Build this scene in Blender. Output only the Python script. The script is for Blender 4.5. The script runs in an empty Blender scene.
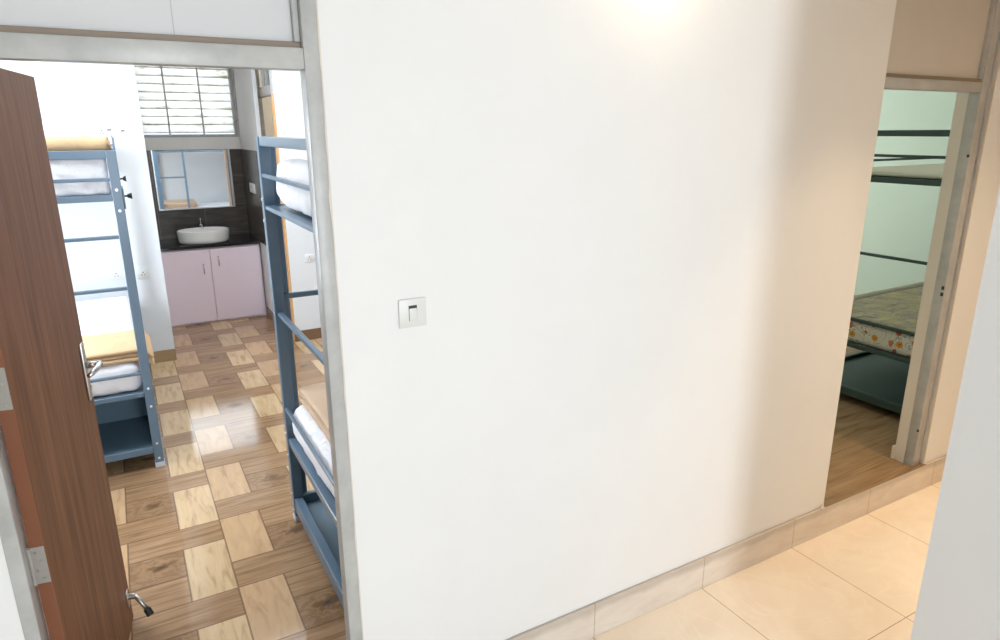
import bpy, bmesh, math, random
from mathutils import Vector, Matrix, noise

scene = bpy.context.scene
PI = math.pi
random.seed(7)
CAM_Z = 1.897

# ------------------------------------------------------------------ camera
def make_camera():
    yaw, pitch, roll = 0.512357, 0.277949, -0.0045278
    cy, sy = math.cos(yaw), math.sin(yaw)
    f = Vector((sy * math.cos(pitch), cy * math.cos(pitch), -math.sin(pitch)))
    r = Vector((cy, -sy, 0)); u = r.cross(f)
    c, s = math.cos(roll), math.sin(roll)
    R = c * r + s * u; U = -s * r + c * u
    cam = bpy.data.cameras.new('camera')
    o = bpy.data.objects.new('camera', cam); scene.collection.objects.link(o)
    m = Matrix((R, U, -f)).transposed().to_4x4(); m.translation = (0, 0, CAM_Z)
    o.matrix_world = m
    cam.sensor_width = 36; cam.sensor_fit = 'HORIZONTAL'
    cam.lens = 667.346 * 36 / 1000
    cam.clip_start = 0.02
    scene.camera = o
make_camera()

# ------------------------------------------------------------------ world, exposure, daylight
scene.view_settings.view_transform = 'Standard'
scene.view_settings.look = 'None'
scene.view_settings.gamma = 1.0
scene.view_settings.use_curve_mapping = False
scene.view_settings.exposure = 0.0
w = bpy.data.worlds.new('sky'); scene.world = w; w.use_nodes = True
w.node_tree.nodes['Background'].inputs[0].default_value = (0.86, 0.93, 1.0, 1)
w.node_tree.nodes['Background'].inputs[1].default_value = 1.25

def area(name, loc, target, sx, sy, power, color):
    l = bpy.data.lights.new(name, 'AREA'); l.shape = 'RECTANGLE'
    l.size = sx; l.size_y = sy; l.energy = power; l.color = color
    o = bpy.data.objects.new(name, l); scene.collection.objects.link(o)
    o.location = loc
    d = Vector(target) - Vector(loc)
    o.rotation_euler = d.to_track_quat('-Z', 'Y').to_euler()
    return o
area('hall_window_daylight', (0.85, -4.16, 1.45), (0.85, 0, 1.45), 1.2, 2.0, 156, (0.86, 0.93, 1.0))
area('dormitory_window_daylight', (-1.22, 4.55, 1.6), (0, 4.55, 1.6), 1.3, 1.3, 105, (0.84, 0.93, 1.0))
area('niche_window_daylight', (0.745, 7.97, 2.2), (0.745, 6, 2.2), 0.9, 0.7, 2.2, (0.92, 0.96, 1.0))
area('green_room_window_daylight', (4.5, 6.52, 1.7), (4.5, 0, 1.7), 1.3, 1.2, 82, (0.97, 1.0, 0.95))

# ------------------------------------------------------------------ materials
def mat(name, color, rough=0.5, metal=0.0, spec=0.5):
    m = bpy.data.materials.new(name); m.use_nodes = True
    b = m.node_tree.nodes['Principled BSDF']
    b.inputs['Base Color'].default_value = (*color, 1)
    b.inputs['Roughness'].default_value = rough
    b.inputs['Metallic'].default_value = metal
    b.inputs['Specular IOR Level'].default_value = spec
    return m

class NT:
    """small helper for node graphs"""
    def __init__(s, m):
        s.t = m.node_tree; s.b = s.t.nodes['Principled BSDF']
    def n(s, kind, **kw):
        nd = s.t.nodes.new(kind)
        for k, v in kw.items(): setattr(nd, k, v)
        return nd
    def link(s, a, b): s.t.links.new(a, b)
    def math(s, op, a, b=None, c=None):
        nd = s.n('ShaderNodeMath', operation=op)
        for i, v in enumerate((a, b, c)):
            if v is None: continue
            if isinstance(v, (int, float)): nd.inputs[i].default_value = v
            else: s.link(v, nd.inputs[i])
        return nd.outputs[0]
    def mix(s, f, a, b, blend='MIX'):
        nd = s.n('ShaderNodeMix', data_type='RGBA', blend_type=blend)
        for i, v in ((0, f), (6, a), (7, b)):
            if isinstance(v, (int, float)): nd.inputs[i].default_value = v
            elif isinstance(v, tuple): nd.inputs[i].default_value = (*v, 1)
            else: s.link(v, nd.inputs[i])
        return nd.outputs[2]
    def pos(s):
        return s.n('ShaderNodeNewGeometry').outputs['Position']
    def objco(s):
        return s.n('ShaderNodeTexCoord').outputs['Object']
    def mapping(s, v, scale=(1, 1, 1), rot=(0, 0, 0), loc=(0, 0, 0)):
        nd = s.n('ShaderNodeMapping'); s.link(v, nd.inputs[0])
        nd.inputs[1].default_value = loc; nd.inputs[2].default_value = rot; nd.inputs[3].default_value = scale
        return nd.outputs[0]
    def noise(s, v, scale, detail=3, rough=0.5, dist=0.0):
        nd = s.n('ShaderNodeTexNoise'); s.link(v, nd.inputs['Vector'])
        nd.inputs['Scale'].default_value = scale; nd.inputs['Detail'].default_value = detail
        nd.inputs['Roughness'].default_value = rough; nd.inputs['Distortion'].default_value = dist
        return nd.outputs['Fac']
    def ramp(s, f, stops):
        nd = s.n('ShaderNodeValToRGB'); s.link(f, nd.inputs[0])
        e = nd.color_ramp.elements
        while len(e) < len(stops): e.new(0.5)
        for q, (p, c) in zip(e, stops):
            q.position = p; q.color = (*c, 1)
        return nd.outputs[0]
    def remap(s, v, a, b, c=0.0, d=1.0):
        nd = s.n('ShaderNodeMapRange'); s.link(v, nd.inputs[0])
        for i, k in enumerate((a, b, c, d)): nd.inputs[i + 1].default_value = k
        return nd.outputs[0]
    def bump(s, h, strength=0.2, dist=0.01):
        nd = s.n('ShaderNodeBump'); s.link(h, nd.inputs['Height'])
        nd.inputs['Strength'].default_value = strength; nd.inputs['Distance'].default_value = dist
        s.link(nd.outputs[0], s.b.inputs['Normal'])
    def color(s, c): s.link(c, s.b.inputs['Base Color'])

def paint(name, c, amount=0.03, rough=0.6):
    m = mat(name, c, rough, spec=0.3); t = NT(m)
    f = t.noise(t.pos(), 2.2, 4, 0.6)
    lo = tuple(x * (1 - amount) for x in c); hi = tuple(min(1, x * (1 + amount)) for x in c)
    t.color(t.mix(t.remap(f, 0.3, 0.7), lo, hi))
    t.bump(t.noise(t.pos(), 60, 2), 0.06, 0.004)
    return m

M = {}
M['white_wall'] = paint('white wall paint', (0.83, 0.825, 0.815), 0.015)
M['room_wall'] = paint('cool white wall paint', (0.735, 0.75, 0.765), 0.015)
M['grey_wall'] = paint('grey window reveal paint', (0.66, 0.63, 0.615), 0.03)
M['ledge'] = paint('grey cement ledge', (0.84, 0.83, 0.79), 0.05)
M['mint_wall'] = paint('mint green wall paint', (0.64, 0.745, 0.66), 0.02)
M['ceiling'] = paint('ceiling paint', (0.85, 0.85, 0.84), 0.01)
M['plain_reveal'] = paint('cream reveal plaster', (0.72, 0.66, 0.58), 0.03)

def steel_frame():
    m = mat('grey enamel door frame', (0.47, 0.47, 0.46), 0.35, 0.0, 0.5); t = NT(m)
    f = t.noise(t.mapping(t.pos(), (1, 1, 1)), 9, 5, 0.65)
    t.color(t.mix(t.remap(f, 0.35, 0.7), (0.40, 0.40, 0.39), (0.51, 0.51, 0.495)))
    return m
M['frame'] = steel_frame()
M['bead'] = mat('brown glazing bead', (0.25, 0.19, 0.14), 0.5)
M['panel'] = paint('transom board', (0.63, 0.63, 0.635), 0.02, 0.35)
M['panel_tan'] = paint('transom board beige', (0.60, 0.56, 0.51), 0.03, 0.35)

def wood_door():
    m = mat('walnut laminate', (0.2, 0.1, 0.05), 0.48, 0, 0.2); t = NT(m)
    p = t.objco()
    a = t.noise(t.mapping(p, (14, 14, 0.9)), 1.6, 6, 0.6, 0.6)
    b = t.noise(t.mapping(p, (120, 120, 3.0)), 1.0, 3, 0.6)
    c = t.ramp(a, [(0.30, (0.130, 0.052, 0.025)), (0.48, (0.215, 0.090, 0.043)), (0.70, (0.30, 0.138, 0.070))])
    t.color(t.mix(t.remap(b, 0.35, 0.7, 0.0, 0.45), c, (0.11, 0.047, 0.025)))
    return m
M['door_wood'] = wood_door()
M['door_edge'] = mat('orange brown edge banding', (0.23, 0.085, 0.04), 0.5)
M['steel'] = mat('brushed steel', (0.50, 0.48, 0.45), 0.38, 1.0)
M['hinge'] = mat('galvanised hinge', (0.40, 0.38, 0.345), 0.55, 0.35)
M['chrome'] = mat('chrome', (0.62, 0.61, 0.59), 0.22, 1.0)
M['rubber'] = mat('black rubber', (0.015, 0.015, 0.015), 0.6)
M['plastic'] = mat('white switch plastic', (0.74, 0.735, 0.715), 0.35)
M['plastic_dark'] = mat('dark slot', (0.03, 0.03, 0.03), 0.6)
M['blue_steel'] = mat('blue grey powder coat', (0.125, 0.195, 0.272), 0.28)
M['blue_panel'] = mat('blue grey sheet steel', (0.105, 0.18, 0.24), 0.4)
M['green_steel'] = mat('dark green powder coat', (0.035, 0.060, 0.052), 0.4)
M['green_panel'] = mat('dark green sheet steel', (0.035, 0.066, 0.06), 0.5)
M['foot_cap'] = mat('pale foot cap', (0.62, 0.66, 0.72), 0.4)
M['bolt'] = mat('zinc bolt', (0.75, 0.75, 0.75), 0.3, 0.8)

def cloth(name, c, fold=0.5, rough=0.85):
    m = mat(name, c, rough, spec=0.15); t = NT(m)
    f = t.noise(t.mapping(t.objco(), (1, 1, 1)), 7, 3, 0.5, 1.2)
    t.bump(f, fold, 0.03)
    return m
M['sheet'] = cloth('white bed sheet', (0.92, 0.92, 0.955), 0.6)
M['pillow'] = cloth('white pillow case', (0.88, 0.88, 0.91), 0.35)
M['tan_blanket'] = cloth('tan blanket', (0.60, 0.42, 0.25), 0.25)
M['beige_blanket'] = cloth('beige blanket', (0.67, 0.49, 0.35), 0.25)
M['cream_mattress'] = cloth('cream mattress', (0.76, 0.73, 0.60), 0.2)

def floral_side():
    m = mat('floral mattress ticking', (0.7, 0.66, 0.58), 0.8, 0, 0.2); t = NT(m)
    p = t.objco()
    v = t.n('ShaderNodeTexVoronoi'); t.link(t.mapping(p, (15, 15, 15)), v.inputs['Vector']); v.inputs['Scale'].default_value = 1.0
    d = v.outputs['Distance']; rc = v.outputs['Color']
    sp = t.n('ShaderNodeSeparateColor'); t.link(rc, sp.inputs[0])
    wob = t.noise(p, 40, 2)
    dd = t.math('ADD', d, t.math('MULTIPLY', t.math('SUBTRACT', wob, 0.5), 0.25))
    fl = t.ramp(sp.outputs[0], [(0.0, (0.55, 0.16, 0.07)), (0.4, (0.62, 0.30, 0.05)), (0.55, (0.48, 0.13, 0.08)), (0.9, (0.10, 0.11, 0.08))])
    mask = t.math('LESS_THAN', dd, 0.34)
    core = t.math('LESS_THAN', dd, 0.12)
    c = t.mix(mask, (0.62, 0.57, 0.48), fl)
    c = t.mix(core, c, (0.25, 0.09, 0.05))
    vine = t.noise(t.mapping(p, (10, 10, 10)), 1.0, 1, 0.5, 2.0)
    vm = t.math('LESS_THAN', t.math('ABSOLUTE', t.math('SUBTRACT', vine, 0.5)), 0.012)
    t.color(t.mix(vm, c, (0.16, 0.15, 0.10)))
    return m
def floral_top():
    m = mat('plastic wrapped floral sheet', (0.4, 0.38, 0.15), 0.3, 0, 0.5); t = NT(m)
    p = t.objco()
    v = t.noise(p, 7.5, 4, 0.6, 1.0)
    c = t.ramp(v, [(0.30, (0.24, 0.17, 0.17)), (0.44, (0.36, 0.275, 0.19)), (0.53, (0.44, 0.36, 0.135)), (0.70, (0.56, 0.47, 0.24))])
    t.color(c)
    t.bump(t.noise(p, 9, 4, 0.6, 2.5), 0.8, 0.04)
    return m
M['floral_side'] = floral_side(); M['floral_top'] = floral_top()
M['piping'] = mat('dark green piping', (0.05, 0.055, 0.045), 0.6)

M['pink'] = mat('pale pink laminate', (0.85, 0.73, 0.805), 0.4)
M['pink_edge'] = mat('pale pink carcass', (0.80, 0.72, 0.77), 0.45)
M['granite'] = mat('black granite', (0.015, 0.014, 0.014), 0.12)
M['ceramic'] = mat('white glazed ceramic', (0.82, 0.82, 0.80), 0.12)
M['mirror'] = mat('mirror glass', (0.92, 0.96, 0.985), 0.02, 1.0)
M['silver'] = mat('silver mirror trim', (0.72, 0.72, 0.70), 0.25, 0.9)
M['orange_wood'] = mat('orange wood', (0.74, 0.40, 0.17), 0.45)
M['bar'] = mat('grey grille paint', (0.55, 0.55, 0.54), 0.5)
M['alu'] = mat('aluminium window frame', (0.38, 0.38, 0.38), 0.4, 0.3)

def dark_tile():
    m = mat('dark brown glazed tile', (0.06, 0.05, 0.045), 0.25); t = NT(m)
    p = t.pos()
    sx = t.n('ShaderNodeSeparateXYZ'); t.link(p, sx.inputs[0])
    h = t.math('ADD', sx.outputs[0], sx.outputs[1])
    fz = t.math('FRACT', t.math('DIVIDE', t.math('SUBTRACT', sx.outputs[2], 0.83), 0.30))
    fh = t.math('FRACT', t.math('DIVIDE', t.math('SUBTRACT', h, 9.01), 0.45))
    lz = t.math('LESS_THAN', fz, 0.012); lh = t.math('LESS_THAN', fh, 0.009)
    g = t.noise(t.mapping(p, (3, 3, 14)), 1.5, 4, 0.6)
    c = t.ramp(g, [(0.3, (0.052, 0.044, 0.039)), (0.7, (0.098, 0.083, 0.07))])
    t.color(t.mix(t.math('MAXIMUM', lz, lh), c, (0.16, 0.145, 0.13)))
    return m
M['dark_tile'] = dark_tile()

def parquet():
    """glazed tile with a printed pin-wheel of timber blocks, 0.6 m repeat"""
    m = mat('wood block floor tile', (0.4, 0.25, 0.14), 0.09, 0, 0.34); t = NT(m)
    p = t.pos()
    s = t.n('ShaderNodeSeparateXYZ'); t.link(p, s.inputs[0])
    X, Y = s.outputs[0], s.outputs[1]
    uu = t.math('DIVIDE', t.math('SUBTRACT', X, 0.032 - 6.0), 0.6)
    vv = t.math('DIVIDE', t.math('SUBTRACT', Y, 2.697 - 6.0), 0.6)
    u, v = t.math('FRACT', uu), t.math('FRACT', vv)
    a1, a2, b1, b2 = 0.305, 0.622, 0.33, 0.688
    lt = lambda x, k: t.math('LESS_THAN', x, k)
    ge = lambda x, k: t.math('GREATER_THAN', x, k)
    AND = lambda x, y: t.math('MULTIPLY', x, y)
    OR = lambda x, y: t.math('MAXIMUM', x, y)
    NOT = lambda x: t.math('SUBTRACT', 1.0, x)
    c0 = lt(u, a1); c2 = ge(u, a2); c1 = AND(NOT(c0), NOT(c2))
    r0 = lt(v, b1); r2 = ge(v, b2); r1 = AND(NOT(r0), NOT(r2))
    A = AND(c0, NOT(r2)); B = AND(c1, NOT(r0)); K = AND(c2, r1)
    # cell number for block to block variation
    cu, cv = t.math('FLOOR', uu), t.math('FLOOR', vv)
    def hsh(k):
        q = t.math('ADD', t.math('MULTIPLY', cu, 12.9898 + k), t.math('MULTIPLY', cv, 78.233))
        return t.math('FRACT', t.math('MULTIPLY', t.math('SINE', q), 437.58))
    gx = t.noise(t.mapping(p, (3.0, 34, 1)), 1.0, 5, 0.62, 0.5)        # grain along X
    gy = t.noise(t.mapping(p, (26, 4.0, 1), (0, 0, 0.35)), 1.0, 5, 0.62, 0.7)   # grain along Y, slanted
    gb = t.noise(t.mapping(p, (22, 4.5, 1), (0, 0, -0.1)), 1.0, 4, 0.6, 0.6)
    strip = t.ramp(gx, [(0.28, (0.225, 0.128, 0.066)), (0.47, (0.345, 0.208, 0.112)), (0.72, (0.455, 0.29, 0.165))])
    ca = t.ramp(gy, [(0.27, (0.37, 0.235, 0.12)), (0.47, (0.60, 0.42, 0.24)), (0.72, (0.67, 0.49, 0.30))])
    cb = t.ramp(gb, [(0.27, (0.40, 0.24, 0.128)), (0.47, (0.54, 0.35, 0.195)), (0.72, (0.60, 0.405, 0.235))])
    # knot block: rings around the centre
    ku = t.math('SUBTRACT', u, 0.83); kv = t.math('SUBTRACT', v, 0.52)
    dist = t.math('SQRT', t.math('ADD', t.math('MULTIPLY', t.math('MULTIPLY', ku, ku), 1.0), t.math('MULTIPLY', t.math('MULTIPLY', kv, kv), 2.2)))
    wob = t.noise(t.mapping(p, (7, 13, 1)), 1.0, 5, 0.62, 1.6)
    ring = t.math('SINE', t.math('ADD', t.math('MULTIPLY', dist, 42), t.math('MULTIPLY', wob, 30)))
    kc = t.mix(t.remap(ring, -1, 1), (0.265, 0.155, 0.083), (0.345, 0.212, 0.118))
    kc = t.mix(t.remap(t.math('ADD', dist, t.math('MULTIPLY', t.math('SUBTRACT', wob, 0.3), 0.42)), 0.06, 0.19, 0.85, 0.0), kc, (0.055, 0.035, 0.025))
    c = t.mix(K, strip, kc)
    c = t.mix(A, c, ca); c = t.mix(B, c, cb)
    c = t.mix(1.0, c, t.mix(hsh(0.0), (0.93, 0.93, 0.93), (1.05, 1.05, 1.05)), 'MULTIPLY')
    # joints between blocks
    near = lambda x, k, wd: t.math('LESS_THAN', t.math('ABSOLUTE', t.math('SUBTRACT', x, k)), wd)
    wd = 0.006
    e = near(u, a1, wd)
    e = OR(e, AND(near(u, a2, wd), NOT(r0)))
    e = OR(e, AND(OR(near(u, 0.0, wd), near(u, 1.0, wd)), NOT(r2)))
    e = OR(e, AND(near(v, b1, wd), NOT(c0)))
    e = OR(e, AND(near(v, b2, wd), NOT(c1)))
    e = OR(e, OR(near(v, 0.0, wd), near(v, 1.0, wd)))
    f = OR(AND(near(v, 0.165, 0.004), AND(r0, NOT(c0))), AND(near(v, 0.845, 0.004), AND(r2, NOT(c1))))
    c = t.mix(t.math('MULTIPLY', e, 0.62), c, (0.10, 0.055, 0.03))
    c = t.mix(t.math('MULTIPLY', f, 0.45), c, (0.12, 0.065, 0.035))
    t.color(c)
    return m
M['parquet'] = parquet()

def marble():
    m = mat('cream marble floor tile', (0.6, 0.45, 0.3), 0.2, 0, 0.4); t = NT(m)
    p = t.pos()
    s = t.n('ShaderNodeSeparateXYZ'); t.link(p, s.inputs[0])
    u = t.math('FRACT', t.math('DIVIDE', t.math('SUBTRACT', s.outputs[0], 2.109 - 12.6), 0.63))
    v = t.math('FRACT', t.math('DIVIDE', t.math('SUBTRACT', s.outputs[1], 1.263 - 6.3), 0.63))
    g = t.noise(p, 2.6, 5, 0.6, 1.4)
    c = t.ramp(g, [(0.3, (0.80, 0.69, 0.555)), (0.5, (0.84, 0.745, 0.62)), (0.7, (0.87, 0.785, 0.67))])
    vein = t.noise(p, 2.1, 4, 0.55, 2.2)
    vm = t.remap(t.math('ABSOLUTE', t.math('SUBTRACT', vein, 0.5)), 0.0, 0.03, 0.4, 0.0)
    c = t.mix(vm, c, (0.88, 0.81, 0.70))
    e = t.math('MAXIMUM', t.math('LESS_THAN', u, 0.0065), t.math('LESS_THAN', v, 0.0065))
    t.color(t.mix(t.math('MULTIPLY', e, 0.75), c, (0.30, 0.19, 0.10)))
    return m
M['marble'] = marble()
def planks():
    m = mat('wood plank floor tile', (0.3, 0.2, 0.1), 0.3, 0, 0.25); t = NT(m)
    p = t.pos(); s = t.n('ShaderNodeSeparateXYZ'); t.link(p, s.inputs[0])
    v = t.math('DIVIDE', t.math('ADD', s.outputs[1], 3.0), 0.2)
    row = t.math('FLOOR', v); fv = t.math('FRACT', v)
    u = t.math('FRACT', t.math('ADD', t.math('DIVIDE', t.math('ADD', s.outputs[0], 3.0), 1.2), t.math('MULTIPLY', row, 0.37)))
    cb = t.n('ShaderNodeCombineXYZ'); t.link(t.math('MULTIPLY', s.outputs[0], 1.6), cb.inputs[0]); t.link(t.math('MULTIPLY', s.outputs[1], 17), cb.inputs[1]); t.link(t.math('MULTIPLY', row, 7.3), cb.inputs[2])
    g = t.noise(cb.outputs[0], 1.0, 5, 0.6, 0.8)
    c = t.ramp(g, [(0.30, (0.15, 0.088, 0.042)), (0.48, (0.26, 0.165, 0.085)), (0.72, (0.35, 0.235, 0.13))])
    e = t.math('MAXIMUM', t.math('LESS_THAN', fv, 0.015), t.math('LESS_THAN', u, 0.003))
    t.color(t.mix(t.math('MULTIPLY', e, 0.6), c, (0.1, 0.06, 0.03)))
    return m
M['planks'] = planks()

def skirting_tile(name, lo, hi):
    m = mat(name, lo, 0.3, 0, 0.4); t = NT(m)
    p = t.pos()
    s = t.n('ShaderNodeSeparateXYZ'); t.link(p, s.inputs[0])
    u = t.math('FRACT', t.math('DIVIDE', t.math('SUBTRACT', s.outputs[0], 2.109 - 12.52), 0.626))
    g = t.noise(t.mapping(p, (2, 2, 9)), 2.0, 5, 0.62, 0.8)
    c = t.mix(t.remap(g, 0.3, 0.7), lo, hi)
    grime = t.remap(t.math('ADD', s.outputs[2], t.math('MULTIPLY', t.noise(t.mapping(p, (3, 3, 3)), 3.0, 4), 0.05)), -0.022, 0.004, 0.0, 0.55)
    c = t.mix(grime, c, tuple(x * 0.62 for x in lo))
    t.color(t.mix(t.math('MULTIPLY', t.math('LESS_THAN', u, 0.006), 0.6), c, (0.22, 0.15, 0.09)))
    return m
M['skirting'] = skirting_tile('beige skirting tile', (0.68, 0.595, 0.51), (0.79, 0.72, 0.635))
M['brown_skirting'] = skirting_tile('brown skirting tile', (0.24, 0.14, 0.075), (0.33, 0.20, 0.115))  # darker twin of the tan tile, shade put into the colour
M['tan_skirting'] = skirting_tile('tan skirting tile', (0.42, 0.27, 0.135), (0.54, 0.37, 0.20))
M['pale_skirting'] = paint('pale skirting tile', (0.66, 0.61, 0.54), 0.03, 0.35)

def louvre_glass():
    m = bpy.data.materials.new('weathered frosted glass'); m.use_nodes = True
    t = NT(m); tr = t.n('ShaderNodeBsdfTranslucent'); gl = t.n('ShaderNodeBsdfDiffuse')
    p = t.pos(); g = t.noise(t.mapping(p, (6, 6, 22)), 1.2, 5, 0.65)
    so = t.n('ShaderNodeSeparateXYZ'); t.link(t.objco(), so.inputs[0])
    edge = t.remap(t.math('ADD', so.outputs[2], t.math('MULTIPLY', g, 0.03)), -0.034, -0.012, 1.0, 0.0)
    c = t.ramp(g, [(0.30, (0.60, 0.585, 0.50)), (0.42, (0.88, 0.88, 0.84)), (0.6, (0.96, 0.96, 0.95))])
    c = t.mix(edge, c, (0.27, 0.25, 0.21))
    t.link(c, tr.inputs[0]); t.link(c, gl.inputs[0])
    mx = t.n('ShaderNodeMixShader'); mx.inputs[0].default_value = 0.12
    t.link(tr.outputs[0], mx.inputs[1]); t.link(gl.outputs[0], mx.inputs[2])
    t.link(mx.outputs[0], t.t.nodes['Material Output'].inputs['Surface'])
    return m
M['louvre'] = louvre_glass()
def glow(name, c, s):
    m = bpy.data.materials.new(name); m.use_nodes = True
    b = m.node_tree.nodes['Principled BSDF']
    b.inputs['Base Color'].default_value = (*c, 1)
    b.inputs['Emission Color'].default_value = (*c, 1); b.inputs['Emission Strength'].default_value = s
    return m
M['bulb'] = glow('warm lit bulb', (1.0, 0.72, 0.42), 46)
M['led'] = glow('lit ceiling diffuser', (0.95, 0.98, 1.0), 4.3)
M['led_bright'] = glow('bright ceiling diffuser', (0.95, 0.98, 1.0), 7)
M['bath_led'] = glow('lit bathroom diffuser', (1.0, 0.88, 0.72), 26)
M['warm_led'] = glow('lit warm diffuser', (1.0, 0.74, 0.48), 6)
def glass():
    m = mat('clear pane', (0.9, 0.95, 0.95), 0.03); b = m.node_tree.nodes['Principled BSDF']
    b.inputs['Transmission Weight'].default_value = 1.0; b.inputs['IOR'].default_value = 1.1
    return m
M['pane'] = glass()

# ------------------------------------------------------------------ mesh helpers
def new(): return bmesh.new()

def box(bm, x0, x1, y0, y1, z0, z1, bev=0.0, seg=2, mi=0):
    x0, x1 = min(x0, x1), max(x0, x1); y0, y1 = min(y0, y1), max(y0, y1); z0, z1 = min(z0, z1), max(z0, z1)
    r = bmesh.ops.create_cube(bm, size=1)
    vs = r['verts']
    for v in vs:
        v.co = Vector(((x0 + x1) / 2 + v.co.x * (x1 - x0), (y0 + y1) / 2 + v.co.y * (y1 - y0), (z0 + z1) / 2 + v.co.z * (z1 - z0)))
    fs = {f for v in vs for f in v.link_faces}
    for f in fs: f.material_index = mi
    if bev > 0:
        es = list({e for v in vs for e in v.link_edges})
        bmesh.ops.bevel(bm, geom=es, offset=bev, segments=seg, profile=0.5, affect='EDGES')
    return vs

def tube(bm, pts, rad, seg=12, cap=True):
    """tube through points; rad a number or a list"""
    n = len(pts); pts = [Vector(p) for p in pts]
    rads = [rad] * n if isinstance(rad, (int, float)) else rad
    rings = []; prev = None
    for i, p in enumerate(pts):
        d = (pts[min(i + 1, n - 1)] - pts[max(i - 1, 0)]).normalized()
        if prev is None:
            a = Vector((0, 0, 1)) if abs(d.z) < 0.9 else Vector((1, 0, 0))
            x = d.cross(a).normalized()
        else:
            x = (prev - d * prev.dot(d)).normalized()
        prev = x; y = d.cross(x)
        rings.append([bm.verts.new(p + (x * math.cos(2 * PI * k / seg) + y * math.sin(2 * PI * k / seg)) * rads[i]) for k in range(seg)])
    for a, b in zip(rings, rings[1:]):
        for k in range(seg):
            bm.faces.new((a[k], a[(k + 1) % seg], b[(k + 1) % seg], b[k]))
    if cap:
        bm.faces.new(rings[0][::-1]); bm.faces.new(rings[-1])

def lathe(bm, prof, c=(0, 0, 0), seg=40, sx=1.0, sy=1.0):
    """(radius, z) profile around the vertical axis"""
    rings = []
    for r, z in prof:
        if r < 1e-5: rings.append([bm.verts.new((c[0], c[1], c[2] + z))])
        else: rings.append([bm.verts.new((c[0] + sx * r * math.cos(2 * PI * k / seg), c[1] + sy * r * math.sin(2 * PI * k / seg), c[2] + z)) for k in range(seg)])
    for a, b in zip(rings, rings[1:]):
        for k in range(seg):
            k2 = (k + 1) % seg
            if len(a) == 1 and len(b) == 1: continue
            if len(a) == 1: bm.faces.new((a[0], b[k2], b[k]))
            elif len(b) == 1: bm.faces.new((a[k], a[k2], b[0]))
            else: bm.faces.new((a[k], a[k2], b[k2], b[k]))

def obj(name, bm, mats, parent=None, smooth=False, origin=None):
    """link the mesh as one object; coordinates are the parent's own when a parent is given"""
    bmesh.ops.recalc_face_normals(bm, faces=bm.faces)
    if origin is not None:
        for v in bm.verts: v.co -= Vector(origin)
    me = bpy.data.meshes.new(name); bm.to_mesh(me); bm.free()
    for m in (mats if isinstance(mats, (list, tuple)) else [mats]): me.materials.append(m)
    if smooth:
        for p in me.polygons: p.use_smooth = True
        me.set_sharp_from_angle(angle=math.radians(40)) if smooth == 'angle' else None
    o = bpy.data.objects.new(name, me); scene.collection.objects.link(o)
    if parent is not None: o.parent = parent
    if origin is not None: o.location = origin
    return o

def tag(o, label, cat, group=None):
    o['label'] = label; o['category'] = cat
    if group: o['group'] = group
    return o

def thing(name, label, cat, loc=(0, 0, 0), group=None):
    o = bpy.data.objects.new(name, None); scene.collection.objects.link(o)
    o.location = loc; o.empty_display_size = 0.05
    return tag(o, label, cat, group)

def struct(name, bm, m, label=None, cat=None, smooth=False):
    o = obj(name, bm, m, smooth=smooth); o['kind'] = 'structure'
    if label: tag(o, label, cat)
    return o

def copy_tree(o, parent=None):
    c = o.copy(); scene.collection.objects.link(c); c.parent = parent
    for ch in list(o.children): copy_tree(ch, c)
    return c

def boxes(*bs, bev=0.0):
    bm = new()
    for b in bs: box(bm, *b, bev=bev)
    return bm

# ------------------------------------------------------------------ the setting
H = 2.8                      # ceiling height over the dormitory floor
WY0, WY1 = 1.86, 1.985       # the wall with the two doorways
ZC = -0.162                  # passage floor, one step down
TOP = 2.62                   # top of the door frames
# dividing wall between the passage and the two rooms, with its two doorways
struct('wall_front', boxes(
    (-3.2, -0.372, WY0, WY1, ZC, H), (0.512, 2.977, WY0, WY1, ZC, H), (3.885, 6.75, WY0, WY1, ZC, H),
    (-0.372, 0.512, WY0, WY1, TOP, H), (2.977, 3.885, WY0, WY1, TOP, H),
    (0.490, 0.512, 1.912, WY1, 0, TOP), (-0.372, -0.343, 1.938, WY1, 0, TOP), (-0.372, -0.352, 1.912, 1.938, 0, TOP)), M['white_wall'],
    'white wall between the passage and the two dormitory doorways', 'wall')
struct('floor_dormitory', boxes((-1.3, 2.86, WY0, 7.95, -0.06, 0)), M['parquet'],
    'wood block patterned tile floor of the dormitory with the sink', 'floor')
struct('floor_green_room', boxes((2.86, 6.75, WY0, 6.6, -0.06, 0)), M['planks'],
    'wood patterned tile floor of the mint green room', 'floor')
struct('trim_threshold', boxes((2.979, 3.895, 1.846, 1.90, 0.0, 0.003)), M['planks'],
    'worn wood edge of the step in the right doorway', 'threshold')
struct('floor_passage', boxes((-3.2, 6.75, -4.25, WY0, ZC - 0.06, ZC)), M['marble'],
    'cream marble tile floor of the passage', 'floor')
bm = boxes((-3.2, 6.6, 1.845, WY0, ZC, 0.0), bev=0.003)
struct('baseboard_front', bm, M['skirting'], 'beige tile step and skirting along the white wall', 'skirting')
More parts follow.
